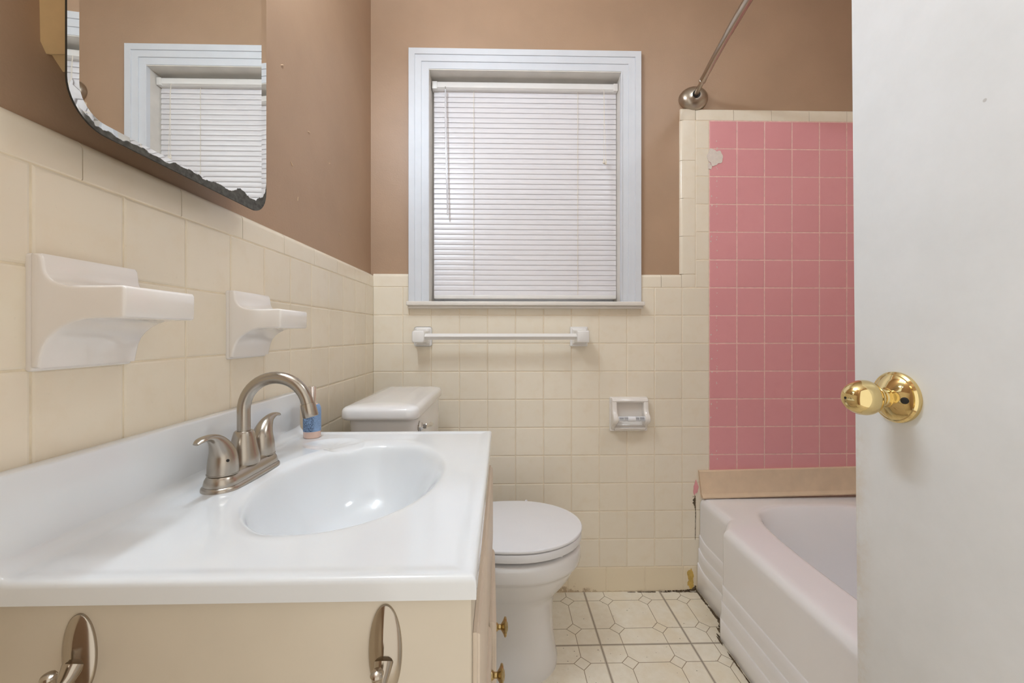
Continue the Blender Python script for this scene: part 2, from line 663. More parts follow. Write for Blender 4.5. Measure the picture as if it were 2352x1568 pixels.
# narrow column beside the pink, above the wainscot
for r in range(6):
    tile(bm, 'Y', 0.7565, XP, ROWS[0] + 0.1089 * r, ROWS[0] + 0.1089 * (r + 1), YB, TH_B)
finish('wall_tile', bm, M['tile_back'], wb, 12)
bm = new()
bx = [XLT - 0.002]
x = -0.352
while x < 0.78:
    bx.append(x)
    x += 0.1515
bx += [0.812]
for a, b in zip(bx, bx[1:]):
    tile(bm, 'Y', a, b, FZ, ROWS[10], YB, TH_B)
finish('base_tile', bm, M['tile_base'], wb, 12)
bm = new()
for a, b in ((XLT - 0.002, -0.361), (0.5415, 0.6205), (0.6205, 0.7010)):
    cap_tile(bm, 'Y', a, b, 1.1805, 1.2315, YB, TH_B)
tile(bm, 'Y', 0.7010, 0.7565, 1.1805, 1.2330, YB, TH_B)
TOPZ = 1.8345
zz = [1.2330 + 0.1482 * k for k in range(5)]
zz[-1] = TOPZ


def vcap(bm, z0, z1, xin, xout):
    prof = [(0, xin), (TH_B - 0.0015, xin), (TH_B, xin - 0.002)]
    R = 0.013
    for k in range(7):
        a = k / 6 * PI / 2
        prof.append((TH_B * (1 - 0.97 * (1 - math.cos(a))), xout + R * (1 - math.sin(a))))
    prof.append((0, xout))
    add_prism(bm, prof, z0 + GAP, z1 - GAP, lambda h, v, a: (v, YB - h, a))


for a, b in zip(zz, zz[1:]):
    vcap(bm, a, b, 0.7565, 0.6960)
tx = [0.7565 + 0.1508 * k for k in range(6)] + [XR - TH_B]
for a, b in zip(tx, tx[1:]):
    cap_tile(bm, 'Y', a, b, TOPZ, 1.8815, YB, TH_B)
tile(bm, 'Y', 0.6965, 0.7565, TOPZ, 1.8800, YB, TH_B)
finish('cap_tile', bm, M['tile_back'], wb, 28)
bm = new()
px = [XP + 0.1098 * k for k in range(7)]
px[-1] = XR - TH_B
for a, b in zip(px, px[1:]):
    for r in range(-6, 7):
        z1 = 1.180 - 0.1089 * r
        tile(bm, 'Y', a, b, max(z1 - 0.1089, 0.36), z1, YB, TH_B)
finish('pink_tile', bm, M['pink'], wb, 12)['label'] = 'rose pink tiles over the tub'
bm = new()
GH = TH_B - 0.0012
add_box(bm, XLT, XP, YB - GH, YB, FZ, WC[2])
add_box(bm, XLT, WC[0], YB - GH, YB, WC[2], 1.181)
add_box(bm, WC[1], XP, YB - GH, YB, WC[2], 1.181)
add_box(bm, 0.709, XP, YB - GH, YB, 1.181, 1.836)
finish('tile_grout', bm, M['grout_light'], wb, smooth=False)
bm = new()
add_box(bm, XP, XR, YB - GH - 0.0006, YB, 0.3, 1.836)
finish('pink_tile_grout', bm, M['grout_pink'], wb, smooth=False)


BLOBS = [0]


def blob(bm, plane, cu, cv, ru, rv, base, th=0.0008, n=26, rough=0.25, rnd=random):
    ph = [rnd.uniform(0, 6.28) for _ in range(4)]
    BLOBS[0] += 1
    th = th + (BLOBS[0] % 97) * 0.000009        # no two patches share a face plane
    pts = []
    for i in range(n):
        a = 2 * PI * i / n
        k = 1 + rough * (0.5 * math.sin(2 * a + ph[0]) + 0.4 * math.sin(3 * a + ph[1]) + 0.35 * math.sin(5 * a + ph[2]) + 0.25 * math.sin(9 * a + ph[3]))
        pts.append((cu + ru * k * math.cos(a), cv + rv * k * math.sin(a)))

    def f(u, v, h):
        if plane == 'X':
            return (base + h, u, v)
        if plane == 'Y':
            return (u, base - h, v)
        return (u, v, base + h)
    add_prism(bm, pts, 0, th, f)


# repairs, wear and grime that stay on the tiles
bm = new()
blob(bm, 'Y', 0.832, 1.690, 0.028, 0.034, YBT, 0.0022, 40, 0.22)
blob(bm, 'Y', 0.812, 1.655, 0.008, 0.012, YBT, 0.0018, 20, 0.3)
finish('filler_patch', bm, M['caulk'], wb)['label'] = 'white filler smeared over a pink tile edge'
bm = new()
rr = random.Random(3)
for k in range(46):
    z = rr.uniform(0.50, 1.80)
    blob(bm, 'Y', 0.8405 + rr.gauss(0, 0.0012), z, rr.uniform(0.0007, 0.0016), rr.uniform(0.001, 0.004), YBT, 0.0005, 8, 0.3, rr)
for k in range(10):
    blob(bm, 'Y', 0.818 + rr.gauss(0, 0.002), rr.uniform(0.5, 1.7), 0.0022, 0.003, YBT, 0.0005, 8, 0.3, rr)
finish('paint_fleck', bm, M['caulk'], wb)['label'] = 'pale chips down the left pink tile column'
bm = new()
blob(bm, 'Y', 0.757, 0.397, 0.009, 0.026, YBT, 0.0008, 30, 0.3)
finish('pink_smear', bm, M['pink'], wb)['label'] = 'pink paint smear beside the tan board'
bm = new()
blob(bm, 'Y', 0.737, 0.052, 0.011, 0.030, YBT, 0.0008, 30, 0.3)
blob(bm, 'Y', 0.737, 0.020, 0.013, 0.014, YBT, 0.0008, 30, 0.3)
finish('bare_adhesive', bm, M['adhesive'], wb)['label'] = 'mustard adhesive where a base tile is broken off'
bm = new()
rr = random.Random(11)
for k in range(60):
    blob(bm, 'Y', 0.7555 - abs(rr.gauss(0, 0.0035)), 0.342 + rr.gauss(0, 0.012), rr.uniform(0.0006, 0.0022), rr.uniform(0.0008, 0.005), YBT, 0.0008, 9, 0.4, rr)
for k in range(110):
    t_ = rr.random()
    blob(bm, 'Y', 0.756 - 0.12 * t_ ** 2.6 + rr.gauss(0, 0.0015), -0.004 + abs(rr.gauss(0, 0.014)) * (1 - t_) ** 2, rr.uniform(0.0008, 0.004), rr.uniform(0.0006, 0.0022), YBT, 0.0008, 9, 0.4, rr)
for k in range(14):
    blob(bm, 'Y', 0.7555 + rr.gauss(0, 0.001), rr.uniform(0.20, 0.32), rr.uniform(0.0004, 0.0009), rr.uniform(0.004, 0.014), YBT, 0.0011, 9, 0.4, rr)
finish('mould_spot', bm, M['mould'], wb)['label'] = 'black mould in the corner beside the tub'
bm = new()
for cu, cv, a in ((0.985, 1.62, 0.6), (1.12, 1.53, 0.2), (1.03, 1.41, -0.6), (1.33, 1.31, -0.5), (1.06, 1.335, 1.4), (0.90, 1.34, 1.2), (1.25, 1.50, 0.4)):
    pts = [(-0.006, -0.0006), (0.006, -0.001), (0.005, 0.0012), (-0.005, 0.0010)]
    add_prism(bm, [(cu + p * math.cos(a) - q * math.sin(a), cv + p * math.sin(a) + q * math.cos(a)) for p, q in pts], 0, 0.0012, lambda u, v, h: (XL + h, u, v))
finish('paint_nick', bm, M['nick'], wl)['label'] = 'pale nicks in the brown paint'

# ------------------------------------------------------------------ window
win = bpy.data.objects.new('window_1', None)
COL.objects.link(win)
win.location = (0.09, YB, 1.115)
win['kind'] = 'structure'
tag(win, 'white framed window with stepped casing on the back wall', 'window')
bm = new()
cx0, cx1, czt, czb = -0.3595, 0.5403, 2.0965, 1.121
CW = 0.0775
prof = [(0.0, 0.0), (0.0, 0.019), (0.0015, 0.0205), (0.0235, 0.0205), (0.0242, 0.0165), (0.0485, 0.0160), (0.0492, 0.0122), (0.0725, 0.0118), (0.0732, 0.0150), (0.0765, 0.0150), (CW, 0.0138), (CW, -0.004)]
loops = []
for wv, h in prof:
    loops.append([(cx0 + wv, YB - h, czb), (cx0 + wv, YB - h, czt - wv), (cx1 - wv, YB - h, czt - wv), (cx1 - wv, YB - h, czb)])
vr = [[bm.verts.new(p) for p in r] for r in loops]
for a, b in zip(vr, vr[1:]):
    for i in range(3):
        bm.faces.new((a[i], a[i + 1], b[i + 1], b[i]))
finish('casing', bm, M['trim'], win, 20, fix=True)
bm = new()
JY = YB + 0.125
add_box(bm, cx0 + CW - 0.004, WX0 + 0.001, YB - 0.013, JY, czb - 0.004, WZ1 + 0.004)
add_box(bm, WX1 - 0.001, cx1 - CW + 0.004, YB - 0.013, JY, czb - 0.004, WZ1 + 0.004)
add_box(bm, WX0, WX1, YB - 0.013, JY, WZ1 - 0.001, WZ1 + 0.006)
finish('jamb', bm, M['jamb'], win)
bm = new()
add_box(bm, -0.3625, 0.5460, 1.596, JY, 1.1065, 1.1225, 0.0035, 3)
finish('sill', bm, M['stool'], win)
bm = new()
add_box(bm, -0.3595, 0.5430, 1.609, YBT + 0.002, 1.0965, 1.1068, 0.003, 3)
finish('sill_moulding', bm, M['stool'], win)
bm = new()
sy0, sy1 = YB + 0.105, YB + 0.125
for x0, x1, z0, z1 in ((WX0, WX0 + 0.04, WZ0, WZ1), (WX1 - 0.04, WX1, WZ0, WZ1), (WX0 + 0.04, WX1 - 0.04, WZ0, WZ0 + 0.05), (WX0 + 0.04, WX1 - 0.04, WZ1 - 0.04, WZ1), (WX0 + 0.04, WX1 - 0.04, 1.545, 1.585)):
    add_box(bm, x0, x1, sy0, sy1, z0, z1, 0.003)
finish('sash', bm, M['trim'], win)
bm = new(); add_box(bm, WX0 + 0.03, WX1 - 0.03, YB + 0.113, YB + 0.117, WZ0 + 0.03, WZ1 - 0.03)
finish('pane', bm, M['glass'], win)

# ------------------------------------------------------------------ blind
bl = thing('window_blind', (0.094, 1.70, 2.012), 'closed white horizontal slat blind hanging inside the window', 'blind')
BX0, BX1 = -0.2735, 0.4610
bm = new()
add_prism(bm, [(1.676, 1.9795), (1.678, 1.9985), (1.706, 1.9985), (1.706, 1.9715), (1.684, 1.9715), (1.676, 1.9765)], BX0 - 0.004, BX1 + 0.001, lambda y, z, a: (a, y, z))
hr = finish('headrail', bm, M['rail'], bl, 20)
bm = new()
add_box(bm, BX0 - 0.0045, BX0 + 0.016, 1.6745, 1.7065, 1.9705, 1.9992, 0.001)
finish('end_cap', bm, M['rail'], hr)
bm = new()
add_box(bm, BX1 - 0.016, BX1 + 0.0012, 1.6745, 1.7065, 1.9705, 1.9992, 0.001)
finish('end_cap', bm, M['rail'], hr)
SLY = 1.698
n_sl = 40
z_top, z_bot = 1.9610, 1.1665
pitch = (z_top - z_bot) / (n_sl - 1)
rr = random.Random(5)
slat_me = None
for i in range(n_sl):
    zc = z_top - pitch * i
    if slat_me is None:
        bm = new()
        sec = []
        ns = 9
        for k in range(ns):
            t_ = k / (ns - 1) - 0.5
            sec.append((t_ * 0.0040 - 0.0011 * (1 - 4 * t_ * t_), t_ * 0.0238))
        sec2 = [(y + 0.0005, z) for y, z in reversed(sec)]
        add_prism(bm, sec + sec2, BX0, BX1, lambda y, z, a: (a, y, z))
        o = finish('slat', bm, M['slat'], None, 40)
        slat_me = o.data
        slat_me.transform(Matrix.Translation((-bl.location.x, 0, 0)))
    else:
        o = bpy.data.objects.new('slat', slat_me)
        COL.objects.link(o)
    o.parent = bl
    o.location = (0, SLY - bl.location.y, zc - bl.location.z)
    o.rotation_euler = (math.radians(rr.gauss(0, 0.35)), math.radians(rr.gauss(0, 0.012)), 0)
bm = new()
add_box(bm, BX0 + 0.001, BX1 - 0.001, 1.688, 1.708, 1.1395, 1.1545, 0.003, 3)
finish('bottom_rail', bm, M['rail'], bl)
for lx in (-0.1137, 0.3040):
    bm = new()
    for dx in (-0.0008, 0.0008):
        add_sweep(bm, [(lx + dx, 1.6905 + 0.0006 * math.sin(k * 1.7), 1.972 - (1.972 - 1.146) * k / 60) for k in range(61)], 0.00055, 6)
    for i in range(n_sl):
        add_box(bm, lx - 0.0012, lx + 0.0012, 1.690, 1.692, z_top - pitch * i - 0.011, z_top - pitch * i - 0.0095)
    finish('ladder_cord', bm, M['cord'], bl)
bm = new()
wand_pts = [(-0.2245, 1.672, 1.966), (-0.2225, 1.668, 1.80), (-0.2190, 1.668, 1.62), (-0.2150, 1.669, 1.468)]
add_sweep(bm, smooth_path(wand_pts, 6), 0.0030, 6)
wd = finish('tilt_wand', bm, M['wand'], bl, 20)
bm = new(); add_sweep(bm, [(-0.2245, 1.684, 1.974), (-0.2250, 1.674, 1.977), (-0.2245, 1.672, 1.966)], 0.0014, 8)
finish('wand_hook', bm, M['chrome'], wd)
for dx, zb, nm in ((-0.0025, 1.6830, 0), (0.0035, 1.6800, 1)):
    bm = new()
    add_sweep(bm, smooth_path([(0.4060, 1.676, 1.978), (0.4062 + dx * 0.4, 1.672, 1.93), (0.4070 + dx * 0.3, 1.6725, 1.86), (0.4075 + dx, 1.672, 1.76), (0.4085 + dx * 1.4, 1.672, zb + 0.01)], 8), 0.0008, 6)
    pc = finish('pull_cord', bm, M['cord'], bl)
    bm = new()
    add_lathe(bm, [(0.0015, 0.0), (0.0022, -0.003), (0.0045, -0.019), (0.0048, -0.021), (0.0026, -0.0215), (0.0022, -0.016)], (0.4085 + dx * 1.4, 1.672, zb + 0.016), (0, 0.12 * (1 - 2 * nm), 1), 16)
    finish('tassel', bm, M['cord'], pc)

# ------------------------------------------------------------------ mirror
MX, MY0, MY1, MZ0, MZ1 = -0.443, 0.4385, 0.4385 + MIRROR_W, 1.2195, 1.86
mir = thing('wall_mirror', (MX, MY0, MZ0), 'frameless wall mirror with rounded corners and black worn silver along its lower edge', 'mirror')
M['mirror'] = mirror_mat()


def rrect(y0, y1, z0, z1, r, n=10):
    pts = []
    for cy_, cz_, a0 in ((y1 - r, z0 + r, -PI / 2), (y1 - r, z1 - r, 0), (y0 + r, z1 - r, PI / 2), (y0 + r, z0 + r, PI)):
        for k in range(n + 1):
            a = a0 + k / n * PI / 2
            pts.append((cy_ + r * math.cos(a), cz_ + r * math.sin(a)))
    return pts


bm = new()
BV = 0.0135
outer = rrect(MY0, MY1, MZ0, MZ1, 0.043)
inner = rrect(MY0 + BV, MY1 - BV, MZ0 + BV, MZ1 - BV, 0.043 - BV)
loft(bm, [[(MX + 0.0012, y, z) for y, z in outer], [(MX, y, z) for y, z in inner]], cap0=False)
finish('mirror_glass', bm, M['mirror'], mir, 2)
bm = new()
loft(bm, [[(MX - 0.0010, y, z) for y, z in outer], [(MX + 0.0011, y, z) for y, z in outer]], cap1=False)
finish('mirror_back', bm, M['backing'], mir, 30)['label'] = 'dark edge of the glass'
bm = new()
zs = [1.292, 1.286, 1.297, 1.290]
poly = [(0.4760, 1.322), (0.482, 1.312), (0.488, 1.3145), (0.500, 1.303), (0.512, 1.309), (0.56, 1.300), (0.70, 1.30), (0.76, 1.31), (0.76, 1.80), (0.4750, 1.80), (0.4735, 1.5), (0.4752, 1.36)]
add_prism(bm, poly, XL, MX - 0.0011, lambda y, z, a: (a, y, z))
finish('wood_backing', bm, M['wood'], mir, 30)['label'] = 'yellowed wooden board behind the glass'

# ------------------------------------------------------------------ vanity lamp above the mirror (gives the room its light)
lamp = thing('vanity_light', (XL, 0.66, 2.12), 'three bulb wall light above the mirror over the vanity', 'wall light')
bm = new(); add_box(bm, XL, XL + 0.025, 0.66 - 0.26, 0.66 + 0.26, 2.065, 2.175, 0.006, 3)
finish('back_plate', bm, M['chrome'], lamp)
for k in (-1, 0, 1):
    yc = 0.66 + 0.17 * k
    bm = new(); add_lathe(bm, [(0.024, 0.0), (0.024, 0.03), (0.018, 0.045)], (XL + 0.022, yc, 2.12), (1, 0, 0), 24)
    sk = finish('socket', bm, M['chrome'], lamp)
    bm = new(); bmesh.ops.create_icosphere(bm, subdivisions=3, radius=0.040, matrix=Matrix.Translation((XL + 0.102, yc, 2.12)))
    finish('bulb', bm, M['bulb'], sk)

cl = thing('added_fill_light', (0.90, 0.68, ZC), 'added round fill light, unseen, above the tub side of the room', 'fill light')  # invented out-of-view lamp, added only to brighten the darker lower half
bm = new(); add_lathe(bm, [(0.0, 0.0), (0.150, 0.0), (0.152, -0.004), (0.150, -0.018), (0.138, -0.020), (0.0, -0.020)], (0.90, 0.68, ZC), (0, 0, 1), 40)
finish('fill_light_canopy', bm, M['trim'], cl)
bm = new(); add_lathe(bm, [(0.134, -0.0205), (0.130, -0.035), (0.112, -0.055), (0.080, -0.070), (0.040, -0.078), (0.0, -0.080)], (0.90, 0.68, ZC), (0, 0, 1), 40)
finish('fill_light_dome', bm, M['fill_glow'], cl)

# ------------------------------------------------------------------ ceramic soap dishes on the left wall
S0 = (XLT, 0.4446, 0.960)
sd = thing('soap_dish', S0, 'white ceramic soap dish tiled into the left wall, nearest to the mirror corner', 'soap dish', 'ceramic soap dishes on the left wall')
bm = new()
add_box(bm, XLT - 0.004, XLT + 0.006, 0.4495, 0.5690, 0.960, 1.0845, 0.004, 4)
finish('mounting_plate', bm, M['ceramic'], sd, 50)
bm = new()
# profile in (projection, height)
pr = [(0.004, 0.9635), (0.011, 0.9640)]
for k in range(1, 9):
    a = k / 8 * PI / 2
    pr.append((0.013 + 0.043 * (1 - math.cos(a)), 0.967 + 0.0495 * math.sin(a)))
pr += [(0.070, 1.0168), (0.0765, 1.0172), (0.0785, 1.0195), (0.0790, 1.0480), (0.0775, 1.0512), (0.074, 1.0518), (0.040, 1.0508)]
for k in range(0, 8):
    a = k / 7 * PI / 2
    pr.append((0.036 - 0.020 * math.sin(a), 1.0725 - 0.0215 * math.cos(a)))
pr += [(0.0150, 1.0800), (0.0125, 1.0842), (0.004, 1.0842)]


def bev_prism(bm, poly, a0, a1, mapf, b=0.004, steps=3):
    """prism with softened ends: the outline shrinks towards its centroid at both ends"""
    rings = []
    n = len(poly)
    nor = []
    area = sum(poly[i][0] * poly[(i + 1) % n][1] - poly[(i + 1) % n][0] * poly[i][1] for i in range(n))
    sg = 1 if area > 0 else -1
    for i in range(n):
        p, q, r = poly[i - 1], poly[i], poly[(i + 1) % n]
        e1 = Vector((q[0] - p[0], q[1] - p[1])).normalized()
        e2 = Vector((r[0] - q[0], r[1] - q[1])).normalized()
        d = (e1 + e2)
        d = d.normalized() if d.length > 1e-6 else e1
        nor.append((-d.y * sg, d.x * sg))
    st = []
    for k in range(steps + 1):
        a = k / steps * PI / 2
        st.append((a0 + b * (1 - math.cos(a)), b * (1 - math.sin(a))))
    st2 = [(a0 + a1 - s, i) for s, i in reversed(st)]
    for s, ins in st + st2:
        rings.append([mapf(u + nx * ins, v + ny * ins, s) for (u, v), (nx, ny) in zip(poly, nor)])
    loft(bm, rings)


bev_prism(bm, pr, 0.4495, 0.5690, lambda u, v, a: (XLT + (u if u < 0.02 else 0.02 + (u - 0.02) * 1.25), 0.5093 + (a - 0.5093) * (1 - 1.9 * max(0, u - 0.008)), v), 0.0035)
finish('dish_ledge', bm, M['ceramic'], sd, 50)
dup(sd, (XLT, 0.7618, 0.9535), 'white ceramic soap dish tiled into the left wall, directly behind the faucet')

# ------------------------------------------------------------------ vanity cabinet
VX0, VX1, VY0, VY1 = XLT + 0.001, -0.0305, 0.4080, 0.994
van = thing('bathroom_vanity', ((VX0 + VX1) / 2, 0.70, FZ), 'cream painted bathroom vanity cabinet below the white sink top', 'vanity')
bm = new()
ZT = 0.7470
add_box(bm, VX0, VX1, VY0, VY0 + 0.016, FZ + 0.0, ZT, 0.0012)
add_box(bm, VX0, VX1, VY1 - 0.016, VY1, FZ + 0.0, ZT, 0.0012)
add_box(bm, VX0, VX0 + 0.01, VY0 + 0.016, VY1 - 0.016, FZ, ZT)
add_box(bm, VX0, VX1 - 0.02, VY0 + 0.016, VY1 - 0.016, 0.09, 0.105)
add_box(bm, VX0 + 0.02, VX1 - 0.06, VY0 + 0.016, VY1 - 0.016, FZ, 0.09)
finish('cabinet_body', bm, M['cab'], van)
bm = new()
for y0, y1, z0, z1 in ((VY0, VY0 + 0.05, 0.09, ZT), (VY1 - 0.05, VY1, 0.09, ZT), (VY0 + 0.05, VY1 - 0.05, 0.690, ZT), (VY0 + 0.05, VY1 - 0.05, 0.497, 0.532), (0.685, 0.735, 0.13, 0.497), (VY0 + 0.05, VY1 - 0.05, 0.09, 0.13)):
    add_box(bm, VX1 - 0.019, VX1 + 0.0005, y0 + 0.0002, y1 - 0.0002, z0, z1)
finish('face_frame', bm, M['cab'], van)


def front_panel(bm, y0, y1, z0, z1, x0, th):
    rings = []
    for dx, ins in ((0.0, 0.0), (th * 0.45, 0.0), (th * 0.62, 0.003), (th * 0.78, 0.0035), (th, 0.008)):
        rings.append([(x0 + dx, y0 + ins, z0 + ins), (x0 + dx, y1 - ins, z0 + ins), (x0 + dx, y1 - ins, z1 - ins), (x0 + dx, y0 + ins, z1 - ins)])
    loft(bm, rings)


bm = new(); front_panel(bm, 0.428, 0.972, 0.528, 0.697, VX1 + 0.0008, 0.0085)
finish('drawer_front', bm, M['cab_front'], van, 25)
bm = new(); front_panel(bm, 0.428, 0.7155, 0.112, 0.508, VX1 + 0.0008, 0.0125)
d1 = finish('cabinet_door', bm, M['cab_front'], van, 25)
bm = new(); front_panel(bm, 0.7185, 0.972, 0.112, 0.508, VX1 + 0.0008, 0.0125)
ang = math.radians(1.7)
# ajar: swings on its far edge
for v in bm.verts:
    dy = v.co.y - 0.972
    dx = v.co.x - VX1
    v.co.x = VX1 + dx * math.cos(ang) - dy * math.sin(ang)
    v.co.y = 0.972 + dy * math.cos(ang) + dx * math.sin(ang)
d2 = finish('cabinet_door', bm, M['cab_front'], van, 25)
d2['label'] = 'far cabinet door, standing slightly ajar'
for dd, xk, yk, zk in ((d1, VX1 + 0.0132, 0.677, 0.452), (d2, VX1 + 0.0192, 0.748, 0.480)):
    bm = new()
    add_lathe(bm, [(0.0075, 0.0), (0.0070, 0.002), (0.0045, 0.005), (0.0045, 0.009), (0.0095, 0.0125), (0.0150, 0.0150), (0.0158, 0.0168), (0.0145, 0.0188), (0.0110, 0.0196), (0.0098, 0.0192), (0.0060, 0.0212), (0.0, 0.0218)], (xk, yk, zk), (1, 0, 0), 28)
    finish('knob', bm, M['old_brass'], dd, 35)

# robe hooks screwed to the side panel
for hx, hz, hh in ((-0.3985, 0.6980, 0.0380), (-0.1120, 0.6955, 0.0450)):
    bm = new()
    rings = []
    ww = 0.0158
    for f_ in (1.02, 1.0, 0.97, 0.90, 0.80, 0.68, 0.55, 0.42, 0.30, 0.18, 0.08, 0.001):
        ring = []
        h = 0.0 if f_ > 1.01 else 0.0020 + 0.0062 * (1 - f_ ** 2) ** 0.8
        for k in range(48):
            a = 2 * PI * k / 48
            c, s_ = math.cos(a), math.sin(a)
            u = min(1.0, f_) * c
            ridge = 0.0016 * math.exp(-(u / 0.22) ** 2) * (1 - min(1.0, f_) ** 4)
            ring.append((hx + ww * min(f_, 1.0) * c, VY0 - h - ridge, hz + hh * min(f_, 1.0) * s_))
        rings.append(ring)
    loft(bm, rings)
    rh = finish('robe_hook', bm, M['hook'], van, 65)
    rh['label'] = 'oval satin nickel hook on the side panel'
    bm = new()
    add_sweep(bm, smooth_path([(hx, VY0 - 0.006, hz - 0.006), (hx, VY0 - 0.014, hz - 0.015), (hx, VY0 - 0.022, hz - 0.018), (hx, VY0 - 0.027, hz - 0.010), (hx, VY0 - 0.028, hz - 0.002)], 5),
              bez([0.0090, 0.0066, 0.0046, 0.0042, 0.0052], 5), 16)
    add_lathe(bm, [(0.0, 0.0), (0.0050, 0.0005), (0.0060, 0.003), (0.0050, 0.0052), (0.0026, 0.0063), (0.0, 0.0066)], (hx, VY0 - 0.028, hz - 0.003), (0, -0.15, 1), 20)
    finish('hook_arm', bm, M['hook'], rh, 40)

# ------------------------------------------------------------------ sink top
TX0, TX1, TY0, TY1, TZ = -0.4748, -0.0245, 0.3990, 1.0035, 0.7680
top = thing('sink_top', (-0.25, 0.70, TZ), 'white cultured marble sink top with oval basin and backsplash on the vanity', 'sink top')
BCX, BCY, BA, BB = -0.241, 0.702, 0.137, 0.196


def sstep(x, a, b):
    t = min(1, max(0, (x - a) / (b - a)))
    return t * t * (3 - 2 * t)


def deck_z(x, y):
    z = TZ
    # raised drip edge along front, near and far sides
    e = min(TX1 - x, y - TY0, TY1 - y)
    z += 0.0020 * (sstep(e, 0.027, 0.009))
    if e < 0.006:
        z -= 0.006 * (1 - math.sqrt(max(0, 1 - (1 - e / 0.006) ** 2)))
    # cove to the backsplash
    q = (x - TX0)
    if q < 0.020:
        z += 0.020 * (1 - math.sqrt(max(0, 1 - (1 - q / 0.020) ** 2)))
    # shell-shaped soap recess at the far rear corner
    sx, sy = (x + 0.354) / 0.062, (y - 0.897) / 0.046
    sr = math.hypot(sx, sy)
    if sr < 1.0:
        an = math.atan2(sy, sx)
        z -= 0.0055 * (1 - sr ** 4) * (1 + 0.05 * math.cos(10 * an) * sr)
    # basin
    dx, dy = (x - BCX) / BA, (y - BCY) / BB
    r = math.hypot(dx, dy)
    if r < 1.18:
        soft = sstep(dx * 0.95 - dy * 0.25, -0.15, 0.75)
        ex = 4.4 - 2.3 * soft
        f_ = 1 - r ** ex / (1 + 0.055 * ex * soft)
        f_ = 0.5 * (f_ + math.sqrt(f_ * f_ + 0.0064))
        f_ = f_ * sstep(r, 1.16, 1.02)
        dep = 0.132 * f_ ** (0.62 + 0.85 * soft)
        z -= dep
    return z


bm = new()


def spaced(a, b, n, ends=0.007):
    m = [a, a + ends * 0.12, a + ends * 0.3, a + ends * 0.6, a + ends]
    return m + [a + ends + (b - a - 2 * ends) * k / n for k in range(1, n)] + [b - ends, b - ends * 0.6, b - ends * 0.3, b - ends * 0.12, b]


gx = spaced(TX0, TX1, 230)
gy = spaced(TY0, TY1, 310)
vg = [[bm.verts.new((x, y, deck_z(x, y))) for y in gy] for x in gx]
for i in range(len(gx) - 1):
    for j in range(len(gy) - 1):
        bm.faces.new((vg[i][j], vg[i + 1][j], vg[i + 1][j + 1], vg[i][j + 1]))
ZB = TZ - 0.0195
edge = [vg[i][0] for i in range(len(gx))] + [vg[-1][j] for j in range(1, len(gy))] + [vg[i][-1] for i in range(len(gx) - 2, -1, -1)]
low = [bm.verts.new((v.co.x, v.co.y, ZB)) for v in edge]
for i in range(len(edge) - 1):
    bm.faces.new((edge[i], low[i], low[i + 1], edge[i + 1]))
# underside of the overhang
und = [bm.verts.new((max(VX0 + 0.02, min(v.co.x, VX1 - 0.03)), min(max(v.co.y, VY0 + 0.03), VY1 - 0.03), ZB)) for v in edge]
for i in range(len(edge) - 1):
    bm.faces.new((low[i], und[i], und[i + 1], low[i + 1]))
finish('deck', bm, M['marble'], top, 60, fix=False)
bm = new()
add_box(bm, XLT + 0.0004, TX0 + 0.0006, TY0 + 0.0004, TY1 - 0.0004, ZB, 0.8645, 0.0035, 3)
finish('backsplash', bm, M['marble'], top)
bm = new()
zd = deck_z(BCX, BCY)
add_lathe(bm, [(0.0, 0.0), (0.022, 0.0), (0.0225, 0.002), (0.021, 0.0035), (0.016, 0.003), (0.015, 0.001)], (BCX, BCY, zd + 0.0005), (0, 0, 1), 32)
add_lathe(bm, [(0.013, 0.0), (0.013, 0.004), (0.011, 0.006), (0.0, 0.0075)], (BCX, BCY, zd + 0.0005), (0, 0, 1), 28)
finish('drain', bm, M['chrome'], top)['label'] = 'chrome drain'

# ------------------------------------------------------------------ faucet
FX, FY = -0.4205, 0.696
fa = thing('faucet', (FX, FY, TZ), 'brushed nickel faucet with gooseneck spout and two lever handles on the sink top', 'faucet')


def stadium(cx_, cy_, hw, hl, n=14):
    """outline long in Y"""
    pts = []
    for k in range(n + 1):
        a = PI * k / n
        pts.append((cx_ + hw * math.cos(a), cy_ + (hl - hw) + hw * math.sin(a)))
    for k in range(n + 1):
        a = PI + PI * k / n
        pts.append((cx_ + hw * math.cos(a), cy_ - (hl - hw) + hw * math.sin(a)))
    return pts


bm = new()
rings = []
for ins, h in ((0, 0), (0, 0.003), (0.001, 0.005), (0.0035, 0.0065), (0.0030, 0.0080), (0.0045, 0.015), (0.0075, 0.020), (0.011, 0.0225), (0.018, 0.0235)):
    rings.append([(x, y, TZ + h) for x, y in stadium(FX, FY, 0.0270 - ins, 0.0805 - ins)])
loft(bm, rings)
finish('base_plate', bm, M['nickel'], fa, 40)
bm = new()
hub = [(0.0235, 0.022), (0.0236, 0.028), (0.0225, 0.036), (0.0190, 0.052), (0.0160, 0.066), (0.0140, 0.073), (0.0125, 0.0745), (0.0, 0.0745)]
add_lathe(bm, hub, (FX, FY, TZ), (0, 0, 1), 40)
finish('spout_hub', bm, M['nickel'], fa, 30)
R = 0.0517
zc = 0.8766
pts = [(FX, FY, TZ + 0.070), (FX, FY, TZ + 0.085), (FX, FY, zc)]
for k in range(1, 21):
    a = PI - (PI - math.radians(14)) * k / 20
    pts.append((FX + R + R * math.cos(a), FY, zc + R * math.sin(a)))
dirn = Vector((math.sin(math.radians(14)), 0, -math.cos(math.radians(14))))
end = Vector(pts[-1])
pts.append(end + dirn * 0.006)
bm = new()
add_sweep(bm, pts, 0.0097, 24)
sp = finish('spout', bm, M['nickel'], fa, 40)
bm = new()
